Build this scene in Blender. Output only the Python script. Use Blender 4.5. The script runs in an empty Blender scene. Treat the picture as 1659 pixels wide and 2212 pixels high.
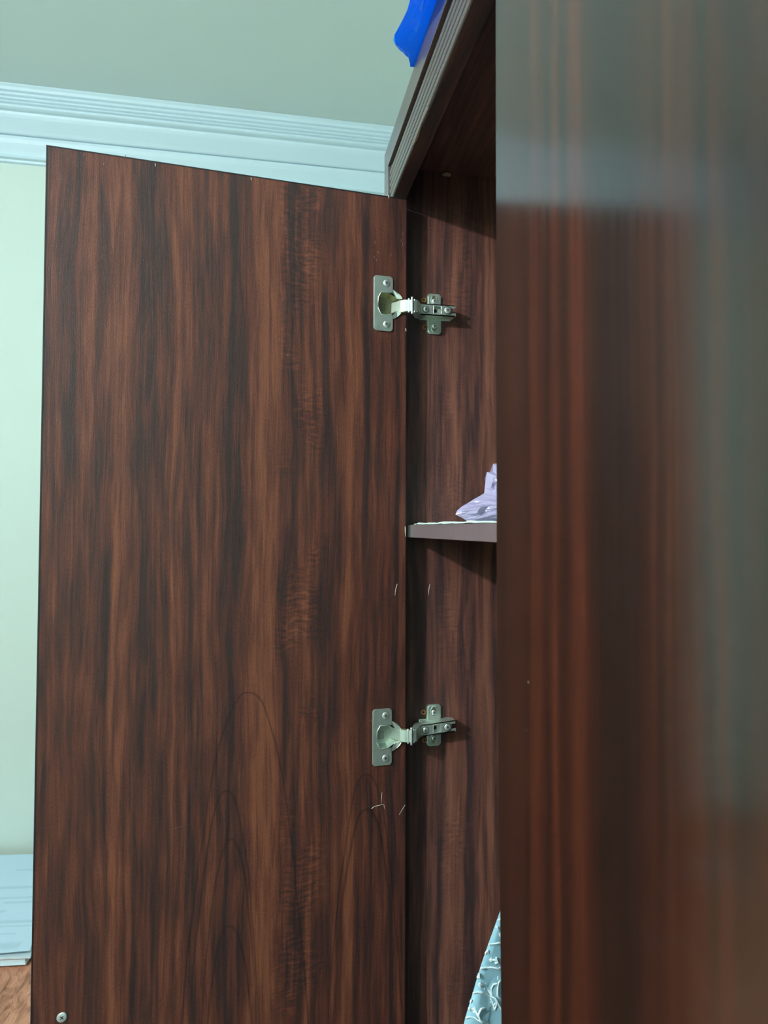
import bpy, bmesh, math, random
from mathutils import Vector, Matrix
import numpy as np
random.seed(7)
S = bpy.context.scene
COL = S.collection

# ------------------------------------------------------------------ camera
F, YAW, PITCH, ROLL = 1450.0, math.radians(10.536), math.radians(1.445), math.radians(.15)
CAM = Vector((0, 0, 1.5))
fw = Vector((math.sin(YAW)*math.cos(PITCH), math.cos(YAW)*math.cos(PITCH), math.sin(PITCH)))
r0 = Vector((math.cos(YAW), -math.sin(YAW), 0)); u0 = r0.cross(fw)
RT = r0*math.cos(ROLL) + u0*math.sin(ROLL)
UP = -r0*math.sin(ROLL) + u0*math.cos(ROLL)
cam = bpy.data.cameras.new('camera'); co = bpy.data.objects.new('camera', cam); COL.objects.link(co)
m = Matrix((RT, UP, -fw)).transposed().to_4x4(); m.translation = CAM; co.matrix_world = m
cam.sensor_fit = 'VERTICAL'; cam.sensor_height = 36.0; cam.lens = F/2212*36
cam.clip_start = .01
cam.dof.use_dof = True; cam.dof.focus_distance = .80; cam.dof.aperture_fstop = 11.0
S.camera = co

# ------------------------------------------------------------------ world, exposure
w = bpy.data.worlds.new('world'); S.world = w; w.use_nodes = True
w.node_tree.nodes['Background'].inputs[0].default_value = (.55, .75, .85, 1)
w.node_tree.nodes['Background'].inputs[1].default_value = .3
S.view_settings.view_transform = 'Standard'; S.view_settings.look = 'None'
S.view_settings.gamma = 1; S.view_settings.use_curve_mapping = False
S.view_settings.exposure = 0.0
LAMP = Vector((-1.27, -.30, 2.244)); LAMP_POWER = 3900.0; LAMP_COL = (.88, .94, 1.0, 1)

def ray(x, y): return fw + RT*((x-829.5)/F) - UP*((y-1106)/F)
def atX(x, y, c): d = ray(x, y); return CAM + d*(c/d.x)
def atY(x, y, c): d = ray(x, y); return CAM + d*(c/d.y)
def atZ(x, y, c): d = ray(x, y); return CAM + d*((c-1.5)/d.z)

# ------------------------------------------------------------------ materials
class NT:
    def __init__(s, name):
        s.m = bpy.data.materials.new(name); s.m.use_nodes = True
        s.t = s.m.node_tree; s.b = s.t.nodes['Principled BSDF']
    def n(s, typ, **k):
        nd = s.t.nodes.new(typ)
        for a, v in k.items(): setattr(nd, a, v)
        return nd
    def put(s, sock, v):
        if isinstance(v, bpy.types.NodeSocket): s.t.links.new(v, sock)
        else: sock.default_value = v
    def math(s, op, a, b=0.0, c=0.0, clamp=False):
        nd = s.n('ShaderNodeMath', operation=op, use_clamp=clamp)
        for i, v in enumerate((a, b, c)): s.put(nd.inputs[i], v)
        return nd.outputs[0]
    def vec(s, x, y, z=0.0):
        nd = s.n('ShaderNodeCombineXYZ')
        for i, v in enumerate((x, y, z)): s.put(nd.inputs[i], v)
        return nd.outputs[0]
    def noise(s, vec, scale=1.0, detail=2.0, rough=.5, dist=0.0):
        nd = s.n('ShaderNodeTexNoise'); s.put(nd.inputs['Vector'], vec)
        nd.inputs['Scale'].default_value = scale; nd.inputs['Detail'].default_value = detail
        nd.inputs['Roughness'].default_value = rough; nd.inputs['Distortion'].default_value = dist
        return nd.outputs[0]
    def mix(s, fac, a, b, mode='MIX'):
        nd = s.n('ShaderNodeMix', data_type='RGBA', blend_type=mode)
        s.put(nd.inputs[0], fac)
        for i, v in ((6, a), (7, b)):
            s.put(nd.inputs[i], v if isinstance(v, bpy.types.NodeSocket) else (*v[:3], 1))
        return nd.outputs[2]
    def step(s, v, lo, hi):
        nd = s.n('ShaderNodeMapRange', interpolation_type='SMOOTHSTEP')
        s.put(nd.inputs[0], v); nd.inputs[1].default_value = lo; nd.inputs[2].default_value = hi
        return nd.outputs[0]
    def ramp(s, v, stops):
        nd = s.n('ShaderNodeValToRGB'); s.put(nd.inputs[0], v); e = nd.color_ramp.elements
        e[0].position, e[0].color = stops[0][0], (*[stops[0][1]]*3, 1)
        e[1].position, e[1].color = stops[-1][0], (*[stops[-1][1]]*3, 1)
        for p, c in stops[1:-1]:
            q = e.new(p); q.color = (c, c, c, 1)
        nd.color_ramp.interpolation = 'B_SPLINE' if False else 'EASE'
        return nd.outputs[0]
    def bump(s, h, strength, dist):
        nd = s.n('ShaderNodeBump'); s.put(nd.inputs['Height'], h)
        nd.inputs['Strength'].default_value = strength; nd.inputs['Distance'].default_value = dist
        s.t.links.new(nd.outputs[0], s.b.inputs['Normal'])
    def uv(s):
        nd = s.n('ShaderNodeUVMap', uv_map='UVMap'); sp = s.n('ShaderNodeSeparateXYZ')
        s.t.links.new(nd.outputs[0], sp.inputs[0]); return sp.outputs[0], sp.outputs[1]
    def obj(s):
        nd = s.n('ShaderNodeTexCoord'); return nd.outputs['Object']

def srgb(r, g, b):
    f = lambda c: (c/255/12.92 if c <= 10 else ((c/255+.055)/1.055)**2.4)
    return (f(r), f(g), f(b), 1)

def plain(name, col, rough=.5, metal=0.0, var=.08, scale=40, bump=0.0, spec=.5, detail=3):
    k = NT(name); o = k.obj(); n = k.noise(o, scale, detail)
    c2 = tuple(c*(1-var) for c in col[:3]); c3 = tuple(min(1, c*(1+var)) for c in col[:3])
    k.put(k.b.inputs['Base Color'], k.mix(n, c2, c3))
    k.b.inputs['Roughness'].default_value = rough; k.b.inputs['Metallic'].default_value = metal
    k.b.inputs['Specular IOR Level'].default_value = spec
    if bump: k.bump(n, bump, .002)
    return k.m

def wood(name, stops, width, dark, mid, light, rough=.42, seed=0.0, arches=(), fiddle=None,
         ior=1.5, macro=1.0, fine=1.0, marks=0.0, coat=0.0, bumps=.25, arch_c=(.010, .005, .005), wobk=.024, s1k=1.15):
    """figured mahogany-like veneer. uv in metres: u across the grain, v along it."""
    k = NT(name); u, v = k.uv()
    wob = k.math('SUBTRACT', k.noise(k.vec(k.math('MULTIPLY', u, 7), k.math('MULTIPLY', v, 2.2), seed), 1, 2), .5)
    wob2 = k.math('SUBTRACT', k.noise(k.vec(k.math('MULTIPLY', u, 40), k.math('MULTIPLY', v, 9), seed+3), 1, 2), .5)
    uw = k.math('ADD', k.math('MULTIPLY_ADD', wob, wobk, u), k.math('MULTIPLY', wob2, .006))
    mac = k.ramp(k.math('DIVIDE', uw, width), stops)
    # streaks of ribbon figure, of several widths
    s1 = k.noise(k.vec(k.math('MULTIPLY', uw, 66), k.math('MULTIPLY', v, 1.25), seed+10), 1, 4, .55)
    s2 = k.noise(k.vec(k.math('MULTIPLY', uw, 210), k.math('MULTIPLY', v, 3.2), seed+20), 1, 3, .55)
    s3 = k.noise(k.vec(k.math('MULTIPLY', uw, 700), k.math('MULTIPLY', v, 22), seed+30), 1, 3, .6)
    blk = k.noise(k.vec(k.math('MULTIPLY', uw, 120), k.math('MULTIPLY', v, 11), seed+40), 1, 2, .4)
    a = k.math('MULTIPLY', mac, macro)
    a = k.math('ADD', a, k.math('MULTIPLY', k.math('SUBTRACT', s1, .5), s1k))
    a = k.math('ADD', a, k.math('MULTIPLY', k.math('SUBTRACT', s2, .5), 1.1*fine))
    a = k.math('ADD', a, k.math('MULTIPLY', k.math('SUBTRACT', k.step(blk, .40, .60), .5), .26*fine))
    if fiddle:
        c, hw, amt = fiddle
        mask = k.math('SUBTRACT', 1, k.step(k.math('ABSOLUTE', k.math('SUBTRACT', uw, c)), hw*.3, hw))
        pn = k.step(k.noise(k.vec(k.math('MULTIPLY', u, 14), k.math('MULTIPLY', v, 12), seed+50), 1, 1), .45, .62)
        vv = k.math('ADD', v, k.math('MULTIPLY', wob2, .012))
        rip = k.noise(k.vec(k.math('MULTIPLY', u, 85), k.math('MULTIPLY', vv, 300), seed+60), 1, 1)
        a = k.math('ADD', a, k.math('MULTIPLY', k.math('MULTIPLY', k.math('SUBTRACT', rip, .5), amt), k.math('MULTIPLY', mask, pn)))
    a = k.math('MULTIPLY_ADD', k.math('SUBTRACT', s3, .5), .75*fine, a)
    gr = k.noise(k.vec(k.math('MULTIPLY', u, 1100), k.math('MULTIPLY', v, 420), seed+80), 1, 2)
    a = k.math('MULTIPLY_ADD', k.math('SUBTRACT', gr, .5), .62*fine, a)
    c = k.mix(k.step(a, .02, .62), dark, mid)
    c = k.mix(k.math('MULTIPLY', k.step(a, .45, 1.12), .95), c, light)
    # cathedral lines: parabolas around (u0, v0)
    tot = None
    for (ua, va, hw, drop, th) in arches:
        du = k.math('DIVIDE', k.math('SUBTRACT', k.math('MULTIPLY_ADD', wob2, .006, u), ua), hw)
        d4 = k.math('POWER', k.math('ABSOLUTE', du), 2.3)
        yy = k.math('SUBTRACT', va, k.math('MULTIPLY', d4, drop))
        dist = k.math('ABSOLUTE', k.math('SUBTRACT', v, yy))
        sl = k.math('MULTIPLY_ADD', k.math('POWER', k.math('ABSOLUTE', du), 1.3), 2.3*drop/hw, 1)
        dn = k.math('DIVIDE', dist, k.math('MULTIPLY', sl, th))
        ln = k.math('SUBTRACT', 1, k.step(dn, .3, 1.3))
        ln = k.math('MULTIPLY', ln, k.math('SUBTRACT', 1, k.step(k.math('ABSOLUTE', du), 1.0, 1.8)))
        tot = ln if tot is None else k.math('MAXIMUM', tot, ln)
    if tot is not None: c = k.mix(k.math('MULTIPLY', tot, .5), c, arch_c)
    # pores
    po = k.noise(k.vec(k.math('MULTIPLY', u, 1500), k.math('MULTIPLY', v, 260), seed+70), 1, 1)
    pm = k.step(po, .66, .76)
    c = k.mix(k.math('MULTIPLY', pm, .55*fine), c, dark)
    if marks:
        vo = k.n('ShaderNodeTexVoronoi'); k.put(vo.inputs['Vector'], k.vec(u, v, 0)); vo.inputs['Scale'].default_value = 38
        d = k.math('SUBTRACT', 1, k.step(vo.outputs['Distance'], .02, .05))
        sel = k.math('GREATER_THAN', k.noise(k.vec(u, v, 5), 30, 0), .60)
        c = k.mix(k.math('MULTIPLY', k.math('MULTIPLY', d, sel), marks), c, (.16, .13, .11))
    k.put(k.b.inputs['Base Color'], c)
    k.put(k.b.inputs['Roughness'], k.math('MULTIPLY_ADD', s2, .10, rough-.05))
    k.b.inputs['IOR'].default_value = ior
    if coat:
        k.b.inputs['Coat Weight'].default_value = coat; k.b.inputs['Coat Roughness'].default_value = rough
    if bumps:
        h = k.math('ADD', k.math('MULTIPLY', k.math('ADD', s3, gr), .6), k.math('MULTIPLY', pm, -.8))
        k.bump(h, bumps, .0006)
    return k.m

DK, MD, LT = (.026, .0130, .0125), (.076, .0228, .0148), (.165, .054, .027)
# streak values across the open door, free edge (0) to hinge edge (1), as in the photo
door_stops = [(0, .35), (.04, .45), (.075, .30), (.11, .5), (.16, .42), (.185, .72), (.215, .6), (.245, .22), (.28, .35),
              (.33, .6), (.36, .45), (.40, .42), (.44, .55), (.485, .22), (.52, .3), (.555, .75), (.60, .78), (.64, .4),
              (.68, .42), (.70, .6), (.74, .30), (.78, .42), (.81, .82), (.845, .55), (.87, .28), (.90, .45), (.935, .5),
              (.955, .3), (.975, .6), (1, .5)]
arch = [(.188, 1.172, .020, .085, .0011), (.183, 1.223, .028, .14, .0010), (.205, 1.325, .062, .30, .0009),
        (.188, 1.082, .018, .06, .0012), (.336, 1.186, .020, .05, .0014), (.336, 1.225, .034, .16, .0009)]
M_DOOR = wood('open door veneer', door_stops, .383, DK, MD, LT, rough=.44, arches=arch, fiddle=(.262, .034, 1.3), bumps=.4, ior=1.38, s1k=1.0)
sd = [(0, .4), (.1, .25), (.22, .5), (.27, .3), (.34, .75), (.4, .55), (.47, .3), (.52, .7), (.57, .78), (.62, .4), (.7, .3), (.8, .6), (.9, .4), (1, .5)]
M_SIDE = wood('carcass veneer', sd, .2, (.036, .021, .022), (.100, .038, .029), (.195, .078, .050), rough=.42, ior=1.4, seed=31.0, fiddle=(.07, .03, .7), bumps=.35)
fr = [(0, .2), (.06, .3), (.12, .42), (.2, .32), (.245, .72), (.29, .6), (.32, .25), (.36, .68), (.4, .3), (.43, .65), (.47, .72), (.51, .4),
      (.55, .12), (.66, .08), (.7, .35), (.72, .52), (.745, .3), (.77, .58), (.8, .42), (.83, .52), (.855, .18), (.88, .42), (.93, .22), (1, .32)]
M_FRONT = wood('closed door veneer', fr, .24, (.0105, .0050, .0036), (.030, .0078, .0042), (.090, .0180, .0080), rough=.16,
               seed=77.0, fine=.35, marks=.8, ior=1.95, coat=.0, bumps=.0, wobk=.012, s1k=.7)
M_GLOSS = wood('cornice veneer', fr, .385, (.06, .048, .044), (.085, .065, .056), (.10, .075, .064), rough=.24,
               seed=12.0, fine=.3, ior=1.85, bumps=.0)
M_EDGE = plain('dark edge banding', (.012, .010, .012), .35)
M_SHELF = plain('mauve brown edge banding', (.15, .105, .11), .42, var=.12, scale=120)
M_RAW = plain('raw particle board', (.30, .20, .13), .9, var=.3, scale=900, bump=.4)
M_CHIP = plain('pale chipped core', (.62, .60, .50), .8)
M_METAL = plain('nickel plated steel', (.70, .78, .69), .42, .90, var=.12, scale=160)
M_METAL2 = plain('brass tinted steel', (.50, .49, .32), .36, .9, var=.15, scale=160)
M_SCREW = plain('bright screw steel', (.78, .82, .78), .35, .8)
M_RECESS_SHADE = plain('painted recess shade', (.01, .01, .01), .7)  # near-black painted in for shade inside recesses, gaps and stamped lines
M_TAB = plain('amber plastic', (.22, .11, .04), .4)
M_WALL = plain('pale green wall paint', (.62, .73, .65), .7, var=.015, scale=3)
M_CEIL = plain('ceiling paint', (.67, .77, .735), .8, var=.015, scale=2)
M_MOULD = plain('white moulding paint', (.58, .74, .795), .45, var=.01, scale=4)
M_FLOOR = plain('floor carpet', (.13, .10, .09), .35, var=.15, scale=6)

# ------------------------------------------------------------------ mesh helpers
def link(name, verts, faces, mat, parent=None, uvf=None, smooth=False, bevel=0.0, seg=2, **props):
    """verts in world coordinates; the object's origin goes to the mesh's centre"""
    vs = [Vector(p) for p in verts]
    lo = Vector([min(p[i] for p in vs) for i in range(3)]); hi = Vector([max(p[i] for p in vs) for i in range(3)])
    c = (lo+hi)/2
    me = bpy.data.meshes.new(name)
    bm = bmesh.new(); bv = [bm.verts.new(p-c) for p in vs]
    for f in faces:
        try: bm.faces.new([bv[i] for i in f])
        except ValueError: pass
    bmesh.ops.recalc_face_normals(bm, faces=bm.faces)
    if bevel: bmesh.ops.bevel(bm, geom=list(bm.edges), offset=bevel, segments=seg, affect='EDGES', profile=.5)
    if uvf:
        ul = bm.loops.layers.uv.new('UVMap')
        for f in bm.faces:
            for l in f.loops: l[ul].uv = uvf(l.vert.co+c, f.normal)
    if smooth:
        for f in bm.faces: f.smooth = True
    bm.to_mesh(me); bm.free()
    me.materials.append(mat)
    o = bpy.data.objects.new(name, me); COL.objects.link(o)
    o.location = c
    if parent is not None:
        o.parent = parent; o.location = c - wl(parent)
    for a, v in props.items(): o[a] = v
    return o

def wl(o):
    p = Vector(o.location)
    while o.parent: o = o.parent; p += Vector(o.location)
    return p

def thing(name, loc, label, category, group=None):
    o = bpy.data.objects.new(name, None); COL.objects.link(o); o.location = loc
    o.empty_display_size = .05
    o['label'] = label; o['category'] = category
    if group: o['group'] = group
    return o

BOXF = [(0, 1, 3, 2), (4, 6, 7, 5), (0, 4, 5, 1), (2, 3, 7, 6), (0, 2, 6, 4), (1, 5, 7, 3)]
def box(a, b): return [(x, y, z) for x in (a[0], b[0]) for y in (a[1], b[1]) for z in (a[2], b[2])], BOXF

def frame_pts(O, A, B, N, pts):   # local (a, b, n) -> world
    return [O + A*p[0] + B*p[1] + N*p[2] for p in pts]

def prism(outline, h0, h1):
    """outline: (a, b) polygon, extruded in the third coordinate"""
    n = len(outline)
    v = [(x, y, h0) for x, y in outline] + [(x, y, h1) for x, y in outline]
    f = [tuple(range(n-1, -1, -1)), tuple(range(n, 2*n))] + [(i, (i+1) % n, n+(i+1) % n, n+i) for i in range(n)]
    return v, f

def rrect(x0, y0, x1, y1, r, k=5):
    out = []
    for cx, cy, a0 in ((x1-r, y1-r, 0), (x0+r, y1-r, 90), (x0+r, y0+r, 180), (x1-r, y0+r, 270)):
        for i in range(k+1):
            a = math.radians(a0+90*i/k); out.append((cx+r*math.cos(a), cy+r*math.sin(a)))
    return out

def circle(cx, cy, r, n=24, a0=0, a1=360):
    return [(cx+r*math.cos(math.radians(a0+(a1-a0)*i/n)), cy+r*math.sin(math.radians(a0+(a1-a0)*i/n))) for i in range(n)]

def merge(*vf):
    V, Fs = [], []
    for v, f in vf:
        b = len(V); V += list(v); Fs += [tuple(i+b for i in q) for q in f]
    return V, Fs

def ringplate(outer, inner, h0, h1):
    """plate with a hole: matching-length outer & inner loops"""
    n = len(outer)
    v = [(x, y, h0) for x, y in outer]+[(x, y, h0) for x, y in inner]+[(x, y, h1) for x, y in outer]+[(x, y, h1) for x, y in inner]
    f = []
    for i in range(n):
        j = (i+1) % n
        f += [(i, j, n+j, n+i), (2*n+i, 3*n+i, 3*n+j, 2*n+j), (i, 2*n+i, 2*n+j, j), (n+i, n+j, 3*n+j, 3*n+i)]
    return v, f

def project_loop(inner, fn):
    """for an inner loop point direction, find the matching outer point by fn(angle)"""
    return [fn(p) for p in inner]

def tube(pts, r, n=6):
    V, Fs = [], []
    P = [Vector(p) for p in pts]
    for i, p in enumerate(P):
        t = (P[min(i+1, len(P)-1)]-P[max(i-1, 0)]).normalized()
        a = t.cross(Vector((0, 0, 1)));  a = a if a.length > .1 else t.cross(Vector((0, 1, 0)))
        a.normalize(); b = t.cross(a)
        for k in range(n):
            g = 2*math.pi*k/n; V.append(p+a*r*math.cos(g)+b*r*math.sin(g))
    for i in range(len(P)-1):
        for k in range(n): Fs.append((i*n+k, i*n+(k+1) % n, (i+1)*n+(k+1) % n, (i+1)*n+k))
    Fs += [tuple(range(n-1, -1, -1)), tuple(range((len(P)-1)*n, len(P)*n))]
    return V, Fs

# ------------------------------------------------------------------ room shell
ZC = 2.742; YW = 2.10; XL = -1.42; XR = .745; YB = -1.7
def struct(name, a, b, mat): return link(name, *box(a, b), mat, kind='structure')
struct('floor', (XL-.1, YB-.1, -.08), (XR+.1, YW+.1, 0), M_FLOOR)
struct('ceiling', (XL-.1, YB-.1, ZC), (XR+.1, YW+.1, ZC+.08), M_CEIL)
struct('wall_far', (XL-.1, YW, 0), (XR+.1, YW+.1, ZC), M_WALL)
struct('wall_left', (XL-.1, YB, 0), (XL, YW, ZC), M_WALL)
struct('wall_right', (XR, YB, 0), (XR+.1, YW, ZC), M_WALL)
struct('wall_back', (XL-.1, YB-.1, 0), (XR+.1, YB, ZC), M_WALL)

# crown moulding profile: (distance from wall, height)
prof = [(0, 2.742), (.100, 2.742), (.100, 2.739), (.0955, 2.7335), (.0935, 2.7265)]
for (pa, za), (pb, zb_) in zip([(.0915, 2.7235), (.0870, 2.7130), (.0830, 2.7040), (.0795, 2.6970)], [(.0870, 2.7130), (.0830, 2.7040), (.0795, 2.6970), (.0740, 2.6855)]):
    for q in range(6):
        t = q/5; prof.append((pa+(pb-pa)*t-.0042+.0052*math.sin(math.pi*t)**.7, za+(zb_-za)*t))
prof += [(.062, 2.6835), (.060, 2.6770), (.056, 2.670), (.050, 2.662), (.044, 2.654), (.038, 2.646), (.033, 2.638), (.030, 2.6350), (.023, 2.6342), (.023, 2.6312), (.032, 2.6300),
        (.0315, 2.622), (.028, 2.612), (.023, 2.602), (.018, 2.592), (.0145, 2.584), (.016, 2.5815), (.0205, 2.580), (.0215, 2.5765), (.0195, 2.573), (.010, 2.5715), (.008, 2.566), (0, 2.563)]
def moulding(name, p0, p1, inward):
    n = len(prof); V = []
    for e, p in enumerate((p0, p1)):
        s = 1 if e == 0 else -1
        d = (Vector(p1)-Vector(p0)).normalized()
        for a, z in prof: V.append(Vector(p)+Vector(inward)*(a-.0008)+d*(a*s)+Vector((0, 0, z-.0006)))
    Fs = [(i, (i+1) % n, n+(i+1) % n, n+i) for i in range(n)]+[tuple(range(n)), tuple(range(2*n-1, n-1, -1))]
    return link(name, V, Fs, M_MOULD, kind='structure')
moulding('trim_1', (XL, YW, 0), (XR, YW, 0), (0, -1, 0))
moulding('trim_2', (XL, YB, 0), (XL, YW, 0), (1, 0, 0))
moulding('trim_3', (XL, YB, 0), (XR, YB, 0), (0, 1, 0))

# ------------------------------------------------------------------ the lamp (out of frame, on the left wall)
lamp = thing('wall_lamp', (XL, LAMP.y, LAMP.z), 'small bare white lamp bulb in a holder on the left wall', 'lamp')
def sphere(c, r, nu=24, nv=14):
    V, Fs = [], []
    for j in range(nv+1):
        for i in range(nu):
            a, b = 2*math.pi*i/nu, math.pi*j/nv
            V.append((c[0]+r*math.sin(b)*math.cos(a), c[1]+r*math.sin(b)*math.sin(a), c[2]+r*math.cos(b)))
    for j in range(nv):
        for i in range(nu): Fs.append((j*nu+i, j*nu+(i+1) % nu, (j+1)*nu+(i+1) % nu, (j+1)*nu+i))
    return V, Fs
k = NT('lamp light'); k.b.inputs['Emission Color'].default_value = LAMP_COL; k.b.inputs['Emission Strength'].default_value = LAMP_POWER
link('bulb', *sphere(LAMP, .028), k.m, lamp)
hv, hf = prism(circle(0, 0, .02, 20), 0, .105)
link('bulb_holder', [(XL+.012+z, LAMP.y+x, LAMP.z+y) for x, y, z in hv], hf, M_MOULD, lamp)
hv, hf = prism(circle(0, 0, .05, 28), 0, .012)
link('wall_plate', [(XL+z, LAMP.y+x, LAMP.z+y) for x, y, z in hv], hf, M_MOULD, lamp)

# ------------------------------------------------------------------ wardrobe
XF0, XF1 = .149, .167            # front faces: outer and inner plane
YI, YO = .777, .799              # far side panel
YN = .0                          # near side
XBK = .735
ward = thing('wardrobe', (.45, .40, 0), 'tall dark mahogany wardrobe with one door standing open', 'wardrobe')
uvYZ = lambda p, n: (p.x if abs(n.y) > .5 else p.y, p.z) if abs(n.z) < .5 else (p.x, p.y)
link('side_panel', *box((XF1+.002, YI, 0), (XBK, YO, 1.953)), M_SIDE, ward, uvf=lambda p, n: (p.x-.16, p.z) if abs(n.z) < .5 else (p.x, p.y))
link('side_panel', *box((XF1+.002, YN-.02, 0), (XBK, YN+.002, 1.953)), M_SIDE, ward, uvf=lambda p, n: (p.x, p.z))
link('back_panel', *box((XBK-.008, YN+.002, .08), (XBK, YI, 1.9315)), M_SIDE, ward, uvf=lambda p, n: (p.y, p.z))
link('top_panel', *box((XF1, YN-.02+.0, 1.9315+.0005), (XBK-.0005, YI-.0005, 1.953)), M_SIDE, ward, uvf=lambda p, n: (p.x, p.y))
link('bottom_panel', *box((XF1+.002, YN+.002, .08), (XBK-.008, YI, .10)), M_SIDE, ward, uvf=lambda p, n: (p.y, p.x))
link('plinth', *box((XF1+.03, YN+.002, 0), (XF1+.05, YI, .08)), M_SIDE, ward, uvf=lambda p, n: (p.y, p.z))
sh = link('shelf', *box((.1737, YN+.002, 1.4905), (XBK-.008, YI-.0006, 1.5045)), M_SIDE, ward, uvf=lambda p, n: (p.y, p.x))
link('edge_banding', *box((.1725, YN+.002, 1.4903), (.1737, YI-.0006, 1.5047)), M_SHELF, sh, bevel=.0003)
rod_v, rod_f = tube([(.46, YN+.002, 1.42), (.46, YI, 1.42)], .012, 16)
link('hanging_rod', rod_v, rod_f, M_METAL, ward, smooth=True)

# cornice: proud flat frame over a reeded band, seen from below
YS = .775                         # inner edge of the end stile
YE = -.02
ZB, ZA, ZT = 1.888, 1.929, 1.9575
gu = lambda p, n: (p.z*.5, p.y)
core = link('crown_rail', *box((XF0+.004, YE, ZB), (XF1, YS, ZT)), M_SIDE, ward, uvf=lambda p, n: (p.z+p.x, p.y))
link('crown_board', *box((XF0-.001, YE, ZA+.004), (XF0+.0035, YO, ZT+.001)), M_GLOSS, core, uvf=gu, bevel=.0005)
link('end_stile', *box((XF0-.001, YS+.0005, ZB), (XF1, YO, ZA+.0036)), M_GLOSS, core, uvf=gu, bevel=.0004)
nre = 5; hz = (ZA-.002-ZB)/nre
for i in range(nre):
    zc = ZB+hz*(i+.5); o = []
    for q in range(9):
        a = math.pi*q/8; o.append((XF0+.0035-.0030*math.sin(a), zc+hz*.48*math.cos(a)))
    v, f = prism(o, YE, YS)
    link('reed', [(x, y, z) for x, z, y in v], f, M_GLOSS, core, uvf=gu, smooth=False)
chip = [(892, 314), (898, 307), (905, 296), (907, 283), (910, 268), (917, 256), (921, 245), (926, 232), (922, 238), (913, 258), (903, 285)]
pts = [atZ(x, y, ZB-.0002) for x, y in chip]
n = len(pts)
link('veneer_chip', [p for p in pts]+[p+Vector((0, 0, .0006)) for p in pts],
     [tuple(range(n)), tuple(range(2*n-1, n-1, -1))]+[(i, (i+1) % n, n+(i+1) % n, n+i) for i in range(n)], M_RAW, core, label='torn pale strip of raw board along the lower edge')
c0 = atY(965, 377, YI-.003)
v, f = sphere(c0, .004, 8, 5)
link('chip', [(p[0]+random.uniform(-.001, .001)+(p[0]-c0.x)*.25, p[1], c0.z+(p[2]-c0.z)*.45+random.uniform(-.0006, .0006)) for p in v], f, M_RAW, ward, label='pale crumb stuck at the corner under the top')

# --- open door
H = Vector((.1666, .7548, 0)); A = Vector((-.9945, -.105, 0)).normalized(); N = Vector((-A.y, A.x, 0))
if N.y > 0: N = -N
ZU = Vector((0, 0, 1)); ZTOP = 1.8842; ZBOT = .09
def dw(a, z, n): return H + A*a + ZU*z + N*n
def door_mesh():
    fe = lambda z: .3813+.0021*(1.8842-z)/.865
    P = [dw(a(z), z, n) for a in ((lambda z: .0012), (lambda z: fe(z)-.0012)) for n in (-.018, 0) for z in (ZBOT, ZTOP-.0012)]
    return P, BOXF
duv = lambda p, n: (.383-(p-H).dot(A), p.z) if abs(n.z) < .5 else (.383-(p-H).dot(A), p.y)
dv, df = door_mesh()
door = link('door', dv, df, M_DOOR, ward, uvf=duv, label='door standing open, inner face showing two metal hinges')
# hinge cup holes
HZ = [1.7586, 1.2652]
for hz_ in HZ:
    v, f = prism(circle(.0228, hz_, .0170, 40), -.0125, .004)
    cut = link('cutter', [dw(x, y, z) for x, y, z in v], f, M_RECESS_SHADE)
    md = door.modifiers.new('b', 'BOOLEAN'); md.object = cut; md.solver = 'EXACT'
    bpy.context.view_layer.update()
    dg = bpy.context.evaluated_depsgraph_get()
    me = bpy.data.meshes.new_from_object(door.evaluated_get(dg)); door.modifiers.clear(); door.data = me
    bpy.data.objects.remove(cut)
fe = lambda z: .3813+.0021*(1.8842-z)/.865
v = [dw(a, z, n) for a in (0, fe(1.884)) for n in (-.018, 0.0003) for z in (ZTOP-.0012, ZTOP)]
link('edge_banding', v, BOXF, M_EDGE, door)
v = [dw(fe(z)-(.0012 if e == 0 else 0), z, n) for e in (0, 1) for n in (-.018, .0003) for z in (ZBOT, ZTOP-.0013)]
link('edge_banding', v, BOXF, M_EDGE, door)
v = [dw((0 if e == 0 else .0012), z, n) for e in (0, 1) for n in (-.018, .0) for z in (ZBOT, ZTOP-.0013)]
link('edge_banding', v, BOXF, M_EDGE, door)

def sliver(P0, P1, wd, mat, parent, nrm, name='scratch', bend=0.0):
    P0, P1 = Vector(P0), Vector(P1); d = (P1-P0).normalized(); s = d.cross(nrm).normalized()
    V = []
    K = 6
    for i in range(K+1):
        t = i/K; c = P0.lerp(P1, t)+s*bend*math.sin(math.pi*t); hw = wd*(.35+.65*math.sin(math.pi*min(.95, t+.12)))
        for q in (-1, 1):
            for h in (.0001, .0004): V.append(c+s*q*hw/2+nrm*h)
    Fs = []
    for i in range(K):
        b = i*4
        for a_, b_ in ((0, 1), (1, 3), (3, 2), (2, 0)): Fs.append((b+a_, b+b_, b+4+b_, b+4+a_))
    Fs += [(0, 2, 3, 1), (K*4, K*4+1, K*4+3, K*4+2)]
    return link(name, V, Fs, mat, parent)
def dpx(x, y):
    d = ray(x, y); t = ((H-CAM).dot(N))/d.dot(N); return CAM+d*t
def dsl(x0, y0, x1, y1, wd, bend=0.0, mat=None, name='scratch'): sliver(dpx(x0, y0), dpx(x1, y1), wd, mat or M_CHIP, door, N, name, bend)
dsl(858, 1261, 853, 1286, .0008, .0005)
dsl(825, 1711, 823, 1738, .00035); dsl(808, 1742, 829, 1737, .0005); dsl(829, 1737, 831, 1748, .00035); dsl(802, 1747, 809, 1741, .0006)
dsl(875, 1738, 862, 1760, .0004); dsl(366, 1792, 409, 1781, .00012, 0, M_SHELF)
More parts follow.
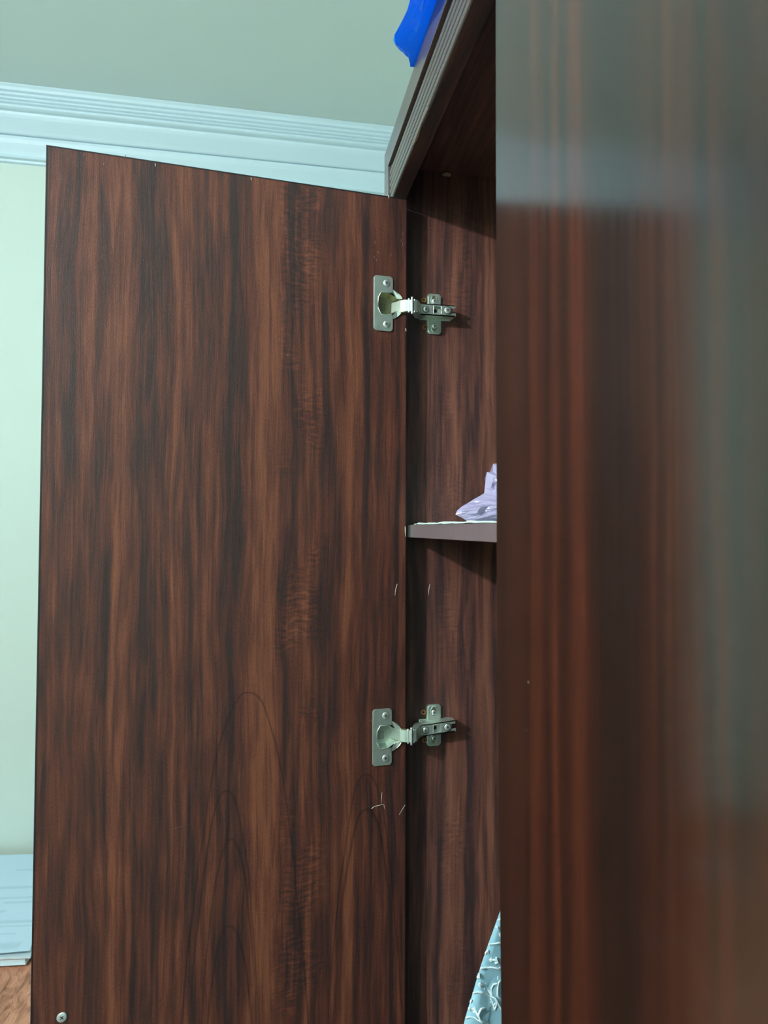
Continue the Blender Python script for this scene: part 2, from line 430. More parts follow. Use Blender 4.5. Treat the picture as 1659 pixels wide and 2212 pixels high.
for x, y in ((877, 712), (876, 1148), (543, 386), (336, 356), (840, 425)):
    dsl(x-1.0, y-(11 if x > 870 and y > 1000 else 3), x, y+(11 if x > 870 and y > 1000 else 4), .0010 if x > 800 else .0006, 0, None, 'edge_chip')
for x, y in ((811, 524), (816, 545), (808, 556), (815, 562), (846, 552), (871, 505), (868, 520), (870, 528), (622, 768), (272, 338), (184, 335), (225, 355), (803, 1556)):
    dsl(x, y-3, x+random.uniform(-3, 3), y+3, .0007, .0003, M_SHELF)

def screw(O, Aa, B, Nn, r, parent, name='screw'):
    """pan head, its cross recess painted on as shade"""
    V, Fs = [], []
    rings = [(r, 0), (r, .0003), (r*.85, .0007), (r*.5, .0010), (r*.46, .0010)]
    K = 24
    for rr, h in rings:
        for i in range(K): a = 2*math.pi*i/K; V.append(O+Aa*rr*math.cos(a)+B*rr*math.sin(a)+Nn*h)
    L = len(V)//K
    for j in range(L-1):
        for i in range(K): Fs.append((j*K+i, j*K+(i+1) % K, (j+1)*K+(i+1) % K, (j+1)*K+i))
    Fs.append(tuple(range((L-1)*K, L*K)))
    nf = len(Fs)
    # black cross painted for the shade in the recess, turned a little
    g = sum(ord(ch) for ch in str(round(O.z, 3)))*.37
    P_ = [(.42, .09), (.09, .09), (.09, .42), (-.09, .42), (-.09, .09), (-.42, .09), (-.42, -.09), (-.09, -.09), (-.09, -.42), (.09, -.42), (.09, -.09), (.42, -.09)]
    b = len(V)
    for h in (.0006, .00106):
        for x, y in P_:
            xx, yy = x*math.cos(g)-y*math.sin(g), x*math.sin(g)+y*math.cos(g); V.append(O+Aa*xx*r+B*yy*r+Nn*h)
    Fs += [tuple(range(b+12, b+24)), tuple(range(b+11, b-1, -1))]+[(b+i, b+(i+1) % 12, b+12+(i+1) % 12, b+12+i) for i in range(12)]
    # near-black ring painted for the shaded gap round the head
    o = link(name, V, Fs, M_SCREW, parent); o.data.materials.append(M_RECESS_SHADE)
    for p in o.data.polygons:
        if p.index >= nf: p.material_index = 1
    rim = [O+Aa*(r*1.12)*math.cos(t)+B*(r*1.12)*math.sin(t)-Nn*.00012 for t in [2*math.pi*i/20 for i in range(21)]]
    if name == 'screw':
        v, f = tube(rim, .00030, 4); link('screw_gap_shade', v, f, M_RECESS_SHADE, parent)
    return o
sc = dw(.3553, 1.0202, .0004)
o = screw(sc, A, ZU, N, .0048, door, 'handle_screw'); o['label'] = 'domed screw head low near the free edge'

# --- closed near door
# its free edge is slightly warped inwards lower down
dprof = [(.024, ZBOT), (.3975, ZBOT), (.3985, 1.0), (.4012, 1.18), (.4042, 1.28), (.4068, 1.37), (.4086, 1.47), (.4086, ZTOP), (.024, ZTOP)]
v, f = prism(dprof, XF0, XF1)
rd = link('door', [(x, y, z) for y, z, x in v], f, M_FRONT, ward, bevel=.0006,
          uvf=lambda p, n: (.4086-p.y, p.z) if abs(n.x) > .3 else (p.x, p.z), label='closed glossy door close to the viewer, outer face')

# ------------------------------------------------------------------ hinges
PN = Vector((0, -1, 0)); PX = Vector((1, 0, 0))
def build_hinge(zc, zarm, zplate, tilt, first):
    # the arm (channel over the mounting plate) carries the rest
    yw = .760
    def W(x, z, y): return Vector((x, y, z))
    x0, x1 = .1845, .2273; hw = .0066
    zt = lambda x: zarm+tilt*(x-.206)
    # web with two openings built from strips
    def strip(xa, xb, za, zb, ya, yb):
        return ([(x, y, zt(x)+z) for x in (xa, xb) for y in (ya, yb) for z in (za, zb)], BOXF)
    t = .0011
    parts = [strip(x0, .2005, -hw, hw, yw, yw+t), strip(.2005, .2092, -hw, -.0042, yw, yw+t), strip(.2005, .2092, .0042, hw, yw, yw+t),
             strip(.2092, .2185, -hw, hw, yw, yw+t), strip(.2185, x1, -hw, -.0028, yw, yw+t), strip(.2185, x1-.0008, .0028, hw, yw, yw+t),
             strip(x0, x1-.001, hw-t, hw, yw, yw+.0125), strip(x0, x1-.001, -hw, -hw+t, yw, yw+.0125)]
    arm = link('hinge', *merge(*parts), M_METAL, ward, label='nickel plated cup hinge, '+('upper' if first else 'lower')+' of the two on the open door')
    # mounting plate on the panel
    y2 = YI-.0022
    wing = rrect(.1958, zplate-.0243, .2133, zplate+.0243, .0042)
    inner = rrect(.1958+.0016, zplate-.0243+.0016, .2133-.0016, zplate+.0243-.0016, .003)
    v, f = prism(wing, YI-.0001, y2); v2, f2 = prism(inner, y2, y2-.0012)
    body = prism(rrect(.1868, zplate-.0062, .2240, zplate+.0062, .0015), YI-.0001, y2-.0105)
    lip = prism(rrect(.1862, zplate-.0079, .2252, zplate+.0079, .001), YI-.0001, y2-.0004)
    mv, mf = merge((v, f), (v2, f2), body, lip)
    mp = link('mounting_plate', [(x, y, z) for x, z, y in mv], mf, M_METAL, arm)
    for s in (-1, 1):
        ov = [(.2046+.0042*math.cos(a), zplate+s*.0165+.0062*math.sin(a)) for a in [2*math.pi*i/20 for i in range(20)]]
        iv = [(.2046+.0030*math.cos(a), zplate+s*.0165+.0050*math.sin(a)) for a in [2*math.pi*i/20 for i in range(20)]]
        v, f = ringplate(ov, iv, y2-.0012, y2-.0018)
        v3, f3 = prism(iv, y2-.0011, y2-.0013)
        link('slot', [(x, y, z) for x, z, y in v3], f3, M_METAL2, arm)
        link('slot_rim', [(x, y, z) for x, z, y in v], f, M_METAL, arm)
        screw(Vector((.2046, y2-.0013, zplate+s*.0152)), PX, ZU, PN, .0031, arm)
    screw(Vector((.1909, yw-.0001, zt(.1909))), PX, ZU, PN, .0034, arm)
    screw(Vector((.2170, yw-.0012, zt(.217))), PX, ZU, PN, .0040, arm)
    rp = [(.2003, -.0044), (.2094, -.0044), (.2094, .0044), (.2003, .0044), (.2003, -.0044)]
    v, f = tube([(x, yw-.0001, zt(x)+z) for x, z in rp], .0004, 6); link('opening_rim', v, f, M_SCREW, arm)
    v, f = prism(circle(.2030, zt(.203), .0021, 18), YI-.0022-.0106, YI-.0022-.0109)  # flat black disc painted as the shade of a hole, nothing bored
    link('adjusting_hole_shade', [(x, y, z) for x, z, y in v], f, M_RECESS_SHADE, arm)
    for xx, zz in ((.1932, -.0168), (.1918, .0160)):
        ov, iv = circle(0, 0, .0030, 14), circle(0, 0, .0013, 14)
        v, f = ringplate(ov, iv, YI-.001, YI-.0035)
        link('plastic_tab', [(xx+x, y, zplate+zz+z) for x, z, y in v], f, M_TAB, arm)
    # link from arm to knuckle, plan polygon extruded upright
    def plan(pl, za, zb, name, mat, th=.0012, z_of=lambda i: 0.0, **k):
        V = []
        n_ = len(pl)
        for i, (x, y) in enumerate(pl):
            d = Vector(pl[min(i+1, n_-1)])-Vector(pl[max(i-1, 0)]); d.normalize(); s = Vector((-d.y, d.x))*th
            for (xx, yy) in ((x, y), (x+s.x, y+s.y)):
                V += [(xx, yy, za+z_of(i)), (xx, yy, zb+z_of(i))]
        Fs = []
        for i in range(n_-1):
            b = i*4
            for a_, b_ in ((0, 1), (1, 3), (3, 2), (2, 0)): Fs.append((b+a_, b+b_, b+4+b_, b+4+a_))
        Fs += [(0, 2, 3, 1), ((n_-1)*4, (n_-1)*4+1, (n_-1)*4+3, (n_-1)*4+2)]
        return link(name, V, Fs, mat, arm, **k)
    zk = zt(.170)
    zk = zc+(-.0022 if first else .0008)
    # curved shoulder from knuckle to arm
    dz = zarm-zk
    plan([(.1730, .7450), (.1765, .7455), (.1800, .7500), (.1838, .7585), (.1850, .7605)], zk-.0060, zk+.0060, 'knuckle_link', M_METAL, .0011,
         lambda i: dz*i/4.0*.9)
    for s in (-1, 1):   # side cheeks of the shoulder
        V, Fs = prism([(.1735, .7462), (.1770, .7462), (.1840, .7590), (.1900, .7608), (.1890, .7720), (.1800, .7700), (.1742, .7560)], 0, .001)
        link('cheek', [(x, y, zk+dz*.5*(x-.17)/.01*.5+s*.0060+(z if s > 0 else -z)) for x, y, z in V], Fs, M_METAL, arm)
    plan([(.1500, .7625), (.1545, .7560), (.1585, .7500), (.1630, .7462), (.1705, .7445)], zk-.0066, zk+.0062, 'cup_link', M_METAL, .0012,
         lambda i: (.0008*(4-i)*.3))
    for s in (-1, 1):
        v = [(.1590, .7500, 0), (.1705, .7452, 0), (.1705, .7492, 0), (.1560, .7600, 0), (.1500, .7640, 0)]
        V = [(x, y, zk+s*.0064+h) for h in (-.0004, .0004) for x, y, _ in v]
        link('cheek', V, [(0, 1, 2, 3, 4), (9, 8, 7, 6, 5)]+[(i, (i+1) % 5, 5+(i+1) % 5, 5+i) for i in range(5)], M_METAL2, arm)
    for (px, py, rr, zz) in ((.1708, .7452, .0013, .0098), (.1672, .7462, .0011, .0082), (.1738, .7462, .0011, .0078)):
        v, f = tube([(px, py, zk-zz), (px, py, zk-zz+.001), (px, py, zk+zz-.001), (px, py, zk+zz)], rr, 14)
        link('pin', v, f, M_SCREW, arm, smooth=True)
    # cup flange plate on the door: rounded plate with an octagonal pocket
    oct_ = [(.0345, zc-.0063), (.0310, zc-.0125), (.0215, zc-.0125), (.0125, zc-.0070), (.0085, zc-.0060), (.0085, zc+.0060), (.0125, zc+.0070), (.0215, zc+.0125), (.0310, zc+.0125), (.0345, zc+.0063)]
    # flange in pieces around the pocket
    L_, R_ = .0400, .0172
    def dwp(V): return [dw(x, y, z) for x, y, z in V]
    up = [(R_, zc+.0125), (.0310, zc+.0125), (.0345, zc+.0063), (.0345, zc-.0063), (.0310, zc-.0125), (R_, zc-.0125)]
    r = .0038
    tr = [(R_+r-r*math.cos(a), zc-.0318+r-r*math.sin(a)) for a in [math.pi/2*i/5 for i in range(6)]]
    tl = [(L_-r+r*math.sin(a), zc-.0318+r-r*math.cos(a)) for a in [math.pi/2*i/5 for i in range(6)]]
    bl = [(x, 2*zc-y) for x, y in reversed(tl)]; br = [(x, 2*zc-y) for x, y in reversed(tr)]
    outline = up+tr+tl+bl+br
    v, f = prism(outline, .0001, .0014)
    link('cup_flange', dwp(v), f, M_METAL, arm, bevel=.0003)
    # round rim of the cup, right half, split in an upper and a lower wing
    for s in (-1, 1):
        cx = .0228
        arc = [(cx+.0180*math.cos(a), zc+s*.0180*math.sin(a)) for a in [math.radians(q) for q in (115, 125, 137, 150, 158)]]
        ol = [(R_-.0003, zc+s*.0125)]+[(cx-.0180*math.cos(math.radians(q)), zc+s*.0180*math.sin(math.radians(q))) for q in (72, 62, 52, 43, 34, 27, 22)]+[(.0098, zc+s*.0062), (.0125, zc+s*.0072)]
        if first is False: ol = ol
        v, f = prism(ol, .0002, .0011)
        v = [(x, y, z+(.0016 if i % len(ol) in (5, 6, 7) else 0)) for i, (x, y, z) in enumerate(v)]
        link('cup_rim', dwp(v), f, M_METAL, arm)
    # pocket: walls and floor
    n_ = len(oct_); dp = -.0095
    fl = [(.0228+(x-.0228)*.80, zc+(y-zc)*.84) for x, y in oct_]
    V = [(x, y, .0008) for x, y in oct_]+[(x, y, dp) for x, y in fl]
    V += [(x*1.0+(.0006 if x > .02 else -.0006), y+(.0006 if y > zc else -.0006), .0006) for x, y in oct_]+[(x, y, dp-.0006) for x, y in fl]
    Fs = [(i, (i+1) % n_, n_+(i+1) % n_, n_+i) for i in range(n_)]+[tuple(range(n_, 2*n_))]
    Fs += [(2*n_+i, 3*n_+i, 3*n_+(i+1) % n_, 2*n_+(i+1) % n_) for i in range(n_)]+[tuple(range(4*n_-1, 3*n_-1, -1))]
    Fs += [(i, 2*n_+i, 2*n_+(i+1) % n_, (i+1) % n_) for i in range(n_)]
    link('cup', dwp(V), Fs, M_METAL2 if first else M_METAL, arm)
    # raised bead round the pocket edge
    bead = [dw(x, y, .0014) for x, y in [(R_, zc+.0128), (.0312, zc+.0128), (.0349, zc+.0065), (.0349, zc-.0065), (.0312, zc-.0128), (R_, zc-.0128)]]
    v, f = tube(bead, .0005, 8); link('pocket_bead', v, f, M_METAL, arm, smooth=True)
    # faint maker's square stamped in the cup floor
    q = .0028; cx, cz = .0268, zc-.001
    ln = [dw(cx+a*q, cz+b*q*1.3, dp+.0003) for a, b in ((1, -1), (-1, -1), (-1, 1), (1, 1), (1, -1), (.5, .6), (.1, -.6), (-.3, .6), (-.7, -.6))]
    v, f = tube(ln, .0002, 5); link('stamped_mark', v, f, M_RECESS_SHADE, arm)
    for s in (-1, 1):
        screw(dw(.0247, zc+s*.0238, .0013), A, ZU, N, .0040, arm)
    return arm
build_hinge(1.7586, 1.7581, 1.7580, .0, True)
build_hinge(1.2652, 1.2688, 1.2684, .095, False)
sliver((.2003, YI, 1.4350), (.1985, YI, 1.4215), .0008, M_CHIP, ward, PN, 'scratch', .0004)

# ------------------------------------------------------------------ shelf liner
k = NT('pale paper'); k.put(k.b.inputs['Base Color'], k.mix(k.noise(k.obj(), 60, 3), (.62, .76, .66), (.74, .86, .78))); k.b.inputs['Roughness'].default_value = .6
V, Fs = [], []
nx, ny = 26, 90
from mathutils import noise as mn
for j in range(ny+1):
    y = YI-.004-(YI-.02)*j/ny
    for i in range(nx+1):
        x = .1718+.30*(i/nx)**1.6
        b = .0011*abs(mn.noise(Vector((x*30, y*45, 1.3))))*2+.0003
        if i < 4: b *= 1.35; b += .0016*max(0, mn.noise(Vector((y*70, 3, 1))))
        if i == 0: b = b*.4-.0002
        V.append((x+(.0006*mn.noise(Vector((y*80, 0, 0))) if i == 0 else 0)+max(0, .008-.02*j/ny*9 if j < 5 else 0), y, 1.5048+max(b, .00005)))
n1 = len(V)
V += [(x, y, z+.0003) for x, y, z in V]
W_ = nx+1
for j in range(ny):
    for i in range(nx):
        a = j*W_+i; q = (a, a+1, a+W_+1, a+W_); Fs += [q, tuple(t+n1 for t in reversed(q))]
for j in range(ny):
    for a, b in ((j*W_, (j+1)*W_), (j*W_+nx, (j+1)*W_+nx)): Fs.append((a, b, b+n1, a+n1))
for i in range(nx):
    for a, b in ((i, i+1), (ny*W_+i, ny*W_+i+1)): Fs.append((a, b, b+n1, a+n1))
link('shelf_liner', V, Fs, k.m, None, label='wrinkled pale paper liner lying along the wardrobe shelf', category='liner')

# ------------------------------------------------------------------ plastic bags
def film(name, col, trans, rough=.22, ior=1.5):
    k = NT(name); o = k.obj(); n = k.noise(o, 60, 4, .6)
    k.put(k.b.inputs['Base Color'], k.mix(n, tuple(c*.85 for c in col), col))
    k.b.inputs['Roughness'].default_value = rough; k.b.inputs['Transmission Weight'].default_value = 0
    k.bump(k.noise(o, 140, 3, .6, .6), .35, .002)
    tr = k.n('ShaderNodeBsdfTranslucent'); k.put(tr.inputs[0], (*col, 1))
    mx = k.n('ShaderNodeMixShader'); mx.inputs[0].default_value = trans
    out = k.t.nodes['Material Output']
    k.t.links.new(k.b.outputs[0], mx.inputs[1]); k.t.links.new(tr.outputs[0], mx.inputs[2]); k.t.links.new(mx.outputs[0], out.inputs[0])
    return k.m
M_BLUE = film('blue plastic film', (.012, .36, 1.0), .50, .28)
M_LILAC = film('lilac plastic film', (.53, .47, .68), .25, .10)

def grid_mesh(rows):
    V = [p for r_ in rows for p in r_]; n_ = len(rows[0]); Fs = []
    for j in range(len(rows)-1):
        for i in range(n_-1): Fs.append((j*n_+i, j*n_+i+1, (j+1)*n_+i+1, (j+1)*n_+i))
    return V, Fs
def crumple(p, amp, fr_, sd_=0):
    q = Vector(p)*fr_+Vector((sd_, 0, 0))
    c = mn.cell_vector(q*.9)*.6 + mn.noise_vector(q)
    return Vector(p)+c*amp

# blue bag: sections from the cornice edge, outward silhouette, over the top
secs = [((900, -45), .50, .53), ((893, -22), .52, .55), ((885.6, 0), .552, .575), ((880.5, 20), .568, .588), ((871, 40.5), .582, .60), ((861.7, 58), .594, .612), ((852.3, 74.5), .604, .62),
        ((849.4, 87), .612, .626), ((856.6, 100.5), .620, .632), ((864, 109), .624, .636), ((872.5, 112), .628, .638), ((882.7, 121), .632, .640),
        ((887.7, 136), .637, .642), ((894, 148.5), .6425, .6430)]
zT = ZT+.0036
rows = []
for i, ((x, y), yo, ye) in enumerate(secs):
    O = atY(x, y, yo)
    E0 = Vector((XF0-.0042, ye, zT+.0002))
    tfac = 1-i/(len(secs)-1)
    back = Vector((.19+.05*tfac, ye-.0, zT+.0006))
    top = Vector((XF0+.012, yo, O.z+.022*tfac+.001))
    row = []
    for q in range(7):
        t = q/6; c = E0.lerp(O, t); s = Vector((-.006, 0, -.004))*math.sin(math.pi*t)*tfac**.5
        row.append(c+s*.35)
    for q in range(1, 6): row.append(O.lerp(top, math.sin(math.pi/2*q/5))+Vector((-.006*(1-q/5), 0, 0)))
    for q in range(1, 6): row.append(top.lerp(back, q/5))
    row.append(E0.lerp(back, .5)); row.append(E0)
    row = [row[0]]+[crumple(p, .0048*min(1, tfac*3), 42, 4) if 1 < j_ < 13 and j_ != 6 else p for j_, p in enumerate(row[1:], 1)]
    for j_ in range(len(row)): row[j_].z = max(row[j_].z, zT+.0001) if row[j_].x > XF0-.0043 else max(row[j_].z, zT-(XF0-.0043-row[j_].x)*.7)
    rows.append(row)
V, Fs = grid_mesh(rows)
link('plastic_bag', V, Fs, M_BLUE, None, label='bright blue plastic bag on top of the wardrobe, bulging over the cornice', category='bag')

# lilac bag: crumpled, resting on the shelf
def atp(x, y): p = atY(x, y, .70); return (p.x, p.z)
prof_l = [atp(*q) for q in ((1023.5, 1133), (1010, 1126), (997.4, 1118), (984.1, 1111.6), (987.3, 1103), (997.4, 1094.3), (1010, 1087), (1023.5, 1078.4), (1035, 1072), (1045.9, 1065.3), (1048, 1045), (1051.7, 1019.8), (1063, 1019), (1064.7, 1018.5), (1065.4, 1001.7), (1075, 1001), (1090, 1008))]
zb = 1.5072
pr = [(x, max(z, zb)) for x, z in prof_l]+[(.29, 1.566), (.315, 1.55), (.335, 1.53), (.345, zb+.004), (.33, zb), (.30, zb), (.27, zb), (.25, zb)]
cen = (.272, 1.522)
rows = []
R_N = 7
dens = []
for i in range(len(pr)):
    a, b = pr[i], pr[(i+1) % len(pr)]; dens += [a, ((a[0]+b[0])/2, (a[1]+b[1])/2)]
def bagface(sgn):
    rows = []
    for j in range(R_N+1):
        t = j/R_N; row = []
        for (x, z) in dens+[dens[0]]:
            s = 1-t; px_, pz = cen[0]+(x-cen[0])*s, cen[1]+(z-cen[1])*s
            h = .030*(1-s**2)**.6*sgn
            p = Vector((px_, .70-h, pz))
            if 0 < j: p += Vector((0, mn.noise(p*60)*.010+abs(mn.noise(p*95))*.014, 0)) + mn.noise_vector(p*60)*.002
            p.z = max(p.z, zb); row.append(p)
        rows.append(row)
    return grid_mesh(rows)
V, Fs = merge(bagface(1), bagface(-1))
link('plastic_bag', V, Fs, M_LILAC, None, label='pale lilac translucent plastic bag crumpled on the wardrobe shelf', category='bag')

# ------------------------------------------------------------------ hanging garment
k = NT('pale blue cloth'); o_ = k.obj(); n_ = k.noise(o_, 500, 2)
n2 = k.noise(o_, 14, 2)
k.put(k.b.inputs['Base Color'], k.mix(n2, (.25, .47, .57), (.36, .61, .70))); k.b.inputs['Roughness'].default_value = .75; k.bump(n_, .2, .0005)
M_CLOTH = k.m
M_THREAD = plain('white embroidery thread', (.82, .92, .92), .6, scale=900, bump=.3)
garm = thing('dress', (.42, .62, .35), 'pale blue dress with white embroidered vines hanging inside the wardrobe', 'dress')
LE = [(1.405, .440), (1.38, .40), (1.33, .315), (1.25, .277), (1.136, .2301), (1.085, .2105), (1.0335, .1936), (.98, .184), (.90, .180), (.35, .178)]
def xl(z):
    for (za, xa), (zb_, xb) in zip(LE, LE[1:]):
        if z >= zb_: t = (za-z)/(za-zb_); return xa+(xb-xa)*min(1, max(0, t))
    return LE[-1][1]
def cy(x, z):
    d = max(0, min(1, (1.33-z)/.35)); e = x-xl(z)
    return .62+d*(.0035*math.sin((x-.2)*330+z*14)*min(1, e/.012)+.006*math.sin((x-.2)*95+z*5)*min(1, e/.03))+.004*mn.noise(Vector((x*14, z*9, 0)))
rows = []
NZ, NX = 90, 60
for j in range(NZ+1):
    z = 1.400-(1.400-.35)*j/NZ; a = xl(z); b = .92-a; b = min(b, .70)
    rows.append([Vector((a+(b-a)*i/NX, cy(a+(b-a)*i/NX, z), z)) for i in range(NX+1)])
V, Fs = grid_mesh(rows); n1 = len(V)
back = [Vector((p.x, p.y+.0012, p.z)) for p in V]
V2 = V+back; F2 = Fs+[tuple(i+n1 for i in reversed(f)) for f in Fs]
W_ = NX+1
for j in range(NZ): F2 += [(j*W_, (j+1)*W_, (j+1)*W_+n1, j*W_+n1), (j*W_+NX, (j+1)*W_+NX, (j+1)*W_+NX+n1, j*W_+NX+n1)]
for i in range(NX): F2 += [(i, i+1, i+1+n1, i+n1), (NZ*W_+i, NZ*W_+i+1, NZ*W_+i+1+n1, NZ*W_+i+n1)]
cloth = link('cloth', V2, F2, M_CLOTH, garm, smooth=True)
hk = [(.46, .6205, 1.402)]+[(.46+.0145*math.cos(a), .62, 1.4205+.0145*math.sin(a)) for a in [math.radians(q) for q in range(-90, 140, 20)]]
v, f = tube(hk, .0016, 8); link('hanger_hook', v, f, M_METAL, garm, smooth=True)
# embroidery: threads laid on the cloth; points in the frame's pixels, from crop (960,1930) at 7.845x
def ct(x, y):
    px, py = 960+x/7.845, 1930+y/7.845
    Yd = .62
    for _ in range(4): p = atY(px, py, Yd); Yd = cy(p.x, p.z)-.0005
    return atY(px, py, Yd)
def rope(pl, r=.00065, braid=False):
    out = []
    for (xa, ya), (xb, yb) in zip(pl, pl[1:]):
        n_ = max(2, int(math.hypot(xb-xa, yb-ya)/9))
        for i in range(n_): out.append((xa+(xb-xa)*i/n_, ya+(yb-ya)*i/n_))
    out.append(pl[-1])
    if braid: out = [(x, y+(7 if i % 2 else -7)) for i, (x, y) in enumerate(out)]
    return tube([ct(x, y) for x, y in out], r, 5)
def vine(pieces, name='embroidered_vine'): v, f = merge(*pieces); link(name, v, f, M_THREAD, cloth)
vine([rope([(915, 455), (965, 430), (1010, 425)], .00075, True)], 'embroidered_braid')
vine([rope([(755, 862), (850, 850), (960, 835), (1040, 850)], .00075, True)], 'embroidered_braid')
vine([rope([(612, 1272), (700, 1258), (780, 1250), (860, 1262), (920, 1285), (955, 1240), (1010, 1220)], .00075, True)], 'embroidered_braid')
vine([rope([(485, 1690), (560, 1668), (640, 1680), (720, 1710), (790, 1745), (860, 1780), (900, 1850), (960, 1960), (1000, 2010)], .00075, True)], 'embroidered_braid')
vine([rope([(360, 2112), (440, 2085), (520, 2110), (570, 2150), (650, 2180), (760, 2200), (850, 2290)], .00075, True)], 'embroidered_braid')
def sprig(x, y, s=1.0, stem=True):
    P = [rope([(x-75*s, y-15*s), (x-50*s, y+25*s)], .0011), rope([(x-65*s, y), (x, y), (x+45*s, y+20*s)], .0007),
         rope([(x-50*s, y-30*s), (x-60*s, y+20*s)], .0009), rope([(x+30*s, y-35*s), (x+60*s, y+50*s)], .0010), rope([(x+10*s, y+60*s), (x+60*s, y+45*s)], .0010)]
    if stem: P.append(rope([(x+60*s, y+50*s), (x+110*s, y+125*s)], .0007))
    return P
vine(sprig(845, 1125, 1.0)); vine(sprig(660, 1545, 1.0)+[rope([(720, 1600), (770, 1680), (800, 1730)], .0008)])
vine(sprig(480, 1955, .9)+[rope([(520, 2000), (570, 2080), (610, 2150)], .0008)])
vine([rope([(895, 550), (880, 580)], .0010), rope([(895, 560), (905, 605)], .0011)])
vine([rope([(930, 700), (955, 680)], .0010), rope([(940, 705), (955, 735)], .0010)])
vine([rope([(692, 1025), (712, 985)], .0009), rope([(730, 960), (740, 1020)], .0011)])
vine([rope([(556, 1430), (575, 1385)], .0009), rope([(585, 1355), (590, 1430)], .0011)])
vine([rope([(440, 1848), (460, 1795)], .0010)])
vine([rope([(890, 1525), (830, 1540), (790, 1610), (795, 1680), (805, 1720)], .0008, True), rope([(905, 1400), (900, 1460)], .0005)])
vine([rope([(960, 1460), (915, 1520), (900, 1620), (900, 1740), (940, 1780), (980, 1790)], .0008)])
vine([rope([(780, 1770), (785, 1900), (700, 1940), (620, 1960), (585, 2030), (575, 2080), (600, 2130)], .0009, True)])
vine([rope([(790, 1780), (830, 1900), (850, 1975), (880, 1900), (885, 1800)], .0007), rope([(835, 1900), (860, 1860)], .0006)])

# ------------------------------------------------------------------ bed corner with papers
k = NT('tan plush blanket'); o_ = k.obj()
sp = k.n('ShaderNodeMapping'); k.t.links.new(o_, sp.inputs[0]); sp.inputs['Scale'].default_value = (60, 22, 30); sp.inputs['Rotation'].default_value = (0, 0, .6)
n1_ = k.noise(sp.outputs[0], 1, 3, .6, .6)
k.put(k.b.inputs['Base Color'], k.mix(k.step(n1_, .3, .62), (.25, .10, .055), (.60, .27, .165))); k.b.inputs['Roughness'].default_value = .8
k.bump(n1_, .8, .01)
M_PLUSH = k.m
bed = thing('bed', (-.95, 1.40, 0), 'bed corner under a tan plush blanket below the far wall', 'bed')
link('bed_base', *box((-1.40, .75, 0), (-.36, 2.06, .28)), M_SIDE, bed, uvf=lambda p, n: (p.x, p.z), bevel=.004)
link('mattress', *box((-1.40, .74, .281), (-.355, 2.07, .53)), M_MOULD, bed, bevel=.03, seg=4)
def blanket(x0, y0, x1, y1, z, name, amp=.004):
    rows = []
    nx_, ny_ = 40, 44
    for j in range(ny_+1):
        row = []
        for i in range(nx_+1):
            s, t = i/nx_, j/ny_
            x, y = x0+(x1-x0)*s, y0+(y1-y0)*t
            e = min(1, (1-s)*12, s*12, (t)*12, (1-t)*12)
            row.append(Vector((x, y, z-.02*(1-math.sin(e*math.pi/2))+amp*mn.noise(Vector((x*9, y*9, 0)))*e)))
        rows.append(row)
    V, Fs = grid_mesh(rows); n1 = len(V); W = nx_+1
    V += [Vector((p.x, p.y, p.z-.018)) for p in V]; Fs += [tuple(i+n1 for i in reversed(f)) for f in Fs]
    for j in range(ny_): Fs += [(j*W, (j+1)*W, (j+1)*W+n1, j*W+n1), (j*W+nx_, (j+1)*W+nx_, (j+1)*W+nx_+n1, j*W+nx_+n1)]
    for i in range(nx_): Fs += [(i, i+1, i+1+n1, i+n1), (ny_*W+i, ny_*W+i+1, ny_*W+i+1+n1, ny_*W+i+n1)]
    return V, Fs
link('blanket', *blanket(-1.40, .73, -.35, 2.08, .552, 'blanket'), M_PLUSH, bed, smooth=True)
k = NT('printed page'); u, v = k.uv()
k.b.inputs['Roughness'].default_value = .5
rows_ = [(.045, .0030, .30, .9), (.066, .002, .1, .6), (.085, .0022, .40, .85), (.098, .003, .85, 1.0), (.133, .004, 0, 1), (.170, .0026, 0, 1), (.186, .003, .3, .8), (.215, .003, 0, .4), (.248, .004, 0, .8),
         (.262, .002, 0, .8), (.285, .0018, 0, .7), (.305, .003, 0, .5), (.325, .010, 0, .85)]
tot = None
for vv, th, ua, ub in rows_:
    a = k.math('SUBTRACT', 1, k.step(k.math('ABSOLUTE', k.math('SUBTRACT', v, vv)), th*.2, th*1.8))
    b = k.math('MULTIPLY', k.math('GREATER_THAN', u, ua), k.math('LESS_THAN', u, ub))
    a = k.math('MULTIPLY', a, b); tot = a if tot is None else k.math('MAXIMUM', tot, a)
tn = k.noise(k.vec(k.math('MULTIPLY', u, 60), k.math('MULTIPLY', v, 200), 0), 1, 2)
k.put(k.b.inputs['Base Color'], k.mix(k.math('MULTIPLY', tot, k.math('MULTIPLY_ADD', tn, .7, .05)), (.56, .73, .87), (.32, .45, .55)))
M_PAGE = k.m
M_PAPER = plain('white paper', (.66, .80, .84), .5, var=.03)
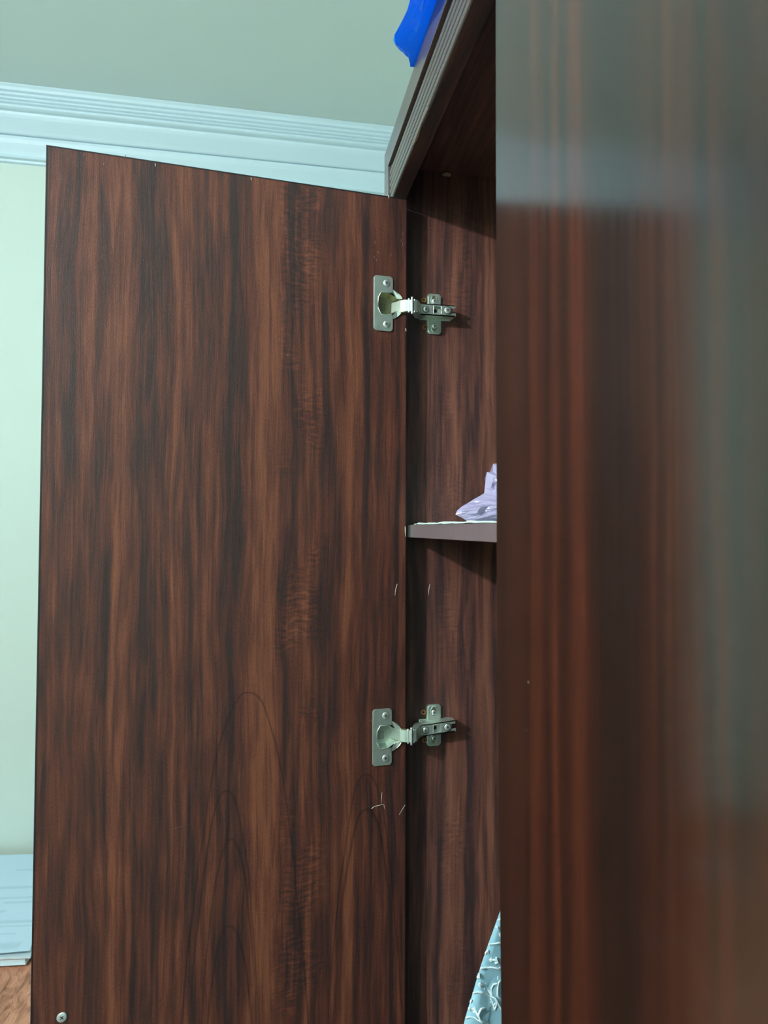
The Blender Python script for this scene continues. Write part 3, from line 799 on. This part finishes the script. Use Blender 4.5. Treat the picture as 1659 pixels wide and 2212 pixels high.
# lower booklet flat on the blanket
p0 = atZ(55, 2083, .560); 
bk = thing('booklet', (p0.x, p0.y, .5585), 'thin white booklet lying flat under the larger papers', 'booklet')
x1_ = p0.x; y0_ = p0.y
link('cover', *box((-.86, y0_, .5585), (x1_, y0_+.28, .5605)), M_PAPER, bk, bevel=.0006)
link('page_block', *box((-.858, y0_+.003, .5606), (x1_-.002, y0_+.278, .5715)), M_PAPER, bk)
link('cover', *box((-.86, y0_, .5716), (x1_-.0008, y0_+.28, .5735)), M_PAPER, bk, bevel=.0006)
# upper papers: propped against the bolster
B0 = atZ(66, 2066, .5800); T0 = atY(69, 1854, 2.040)
pp = thing('document_pad', tuple(B0), 'pad of printed papers lying on the bed beside the open door', 'papers')
LX = -.95
def page(off, name, mat, curl=0.0, thick=.0008, inset=0.0):
    rows = []
    for j in range(13):
        t = j/12
        row = []
        for i in range(13):
            s = i/12
            P = B0.lerp(T0, t)
            x = LX+(P.x+inset-LX)*s
            sag = off
            lift = curl*max(0, 1-t*5)*max(0, s-.6)*2.5
            row.append(Vector((x, P.y-.0+(0 if j else .0), P.z+sag*.6+lift+(.0 if j else 0))))
        rows.append(row)
    V, Fs = grid_mesh(rows); n1 = len(V); V += [p-Vector((0, -.0003, thick)) for p in V]
    Fs += [tuple(i+n1 for i in reversed(f)) for f in Fs]; W = 13
    for j in range(12): Fs += [(j*W, (j+1)*W, (j+1)*W+n1, j*W+n1), (j*W+12, (j+1)*W+12, (j+1)*W+12+n1, j*W+12+n1)]
    for i in range(12): Fs += [(i, i+1, i+1+n1, i+n1), (12*W+i, 12*W+i+1, 12*W+i+1+n1, 12*W+i+n1)]
    L = (T0-B0).length
    return link(name, V, Fs, mat, pp, uvf=lambda p, n: ((p.x-(-.70))/(B0.x+.70), .345*(1-(p.y-B0.y)/(T0.y-B0.y))))
page(0.0, 'backing_board', M_PAPER, thick=.004)
page(.0045, 'page', M_PAGE, curl=.010, inset=-.001)

bk.rotation_euler.z = math.radians(-5.5); pp.rotation_euler.z = math.radians(-6.5)
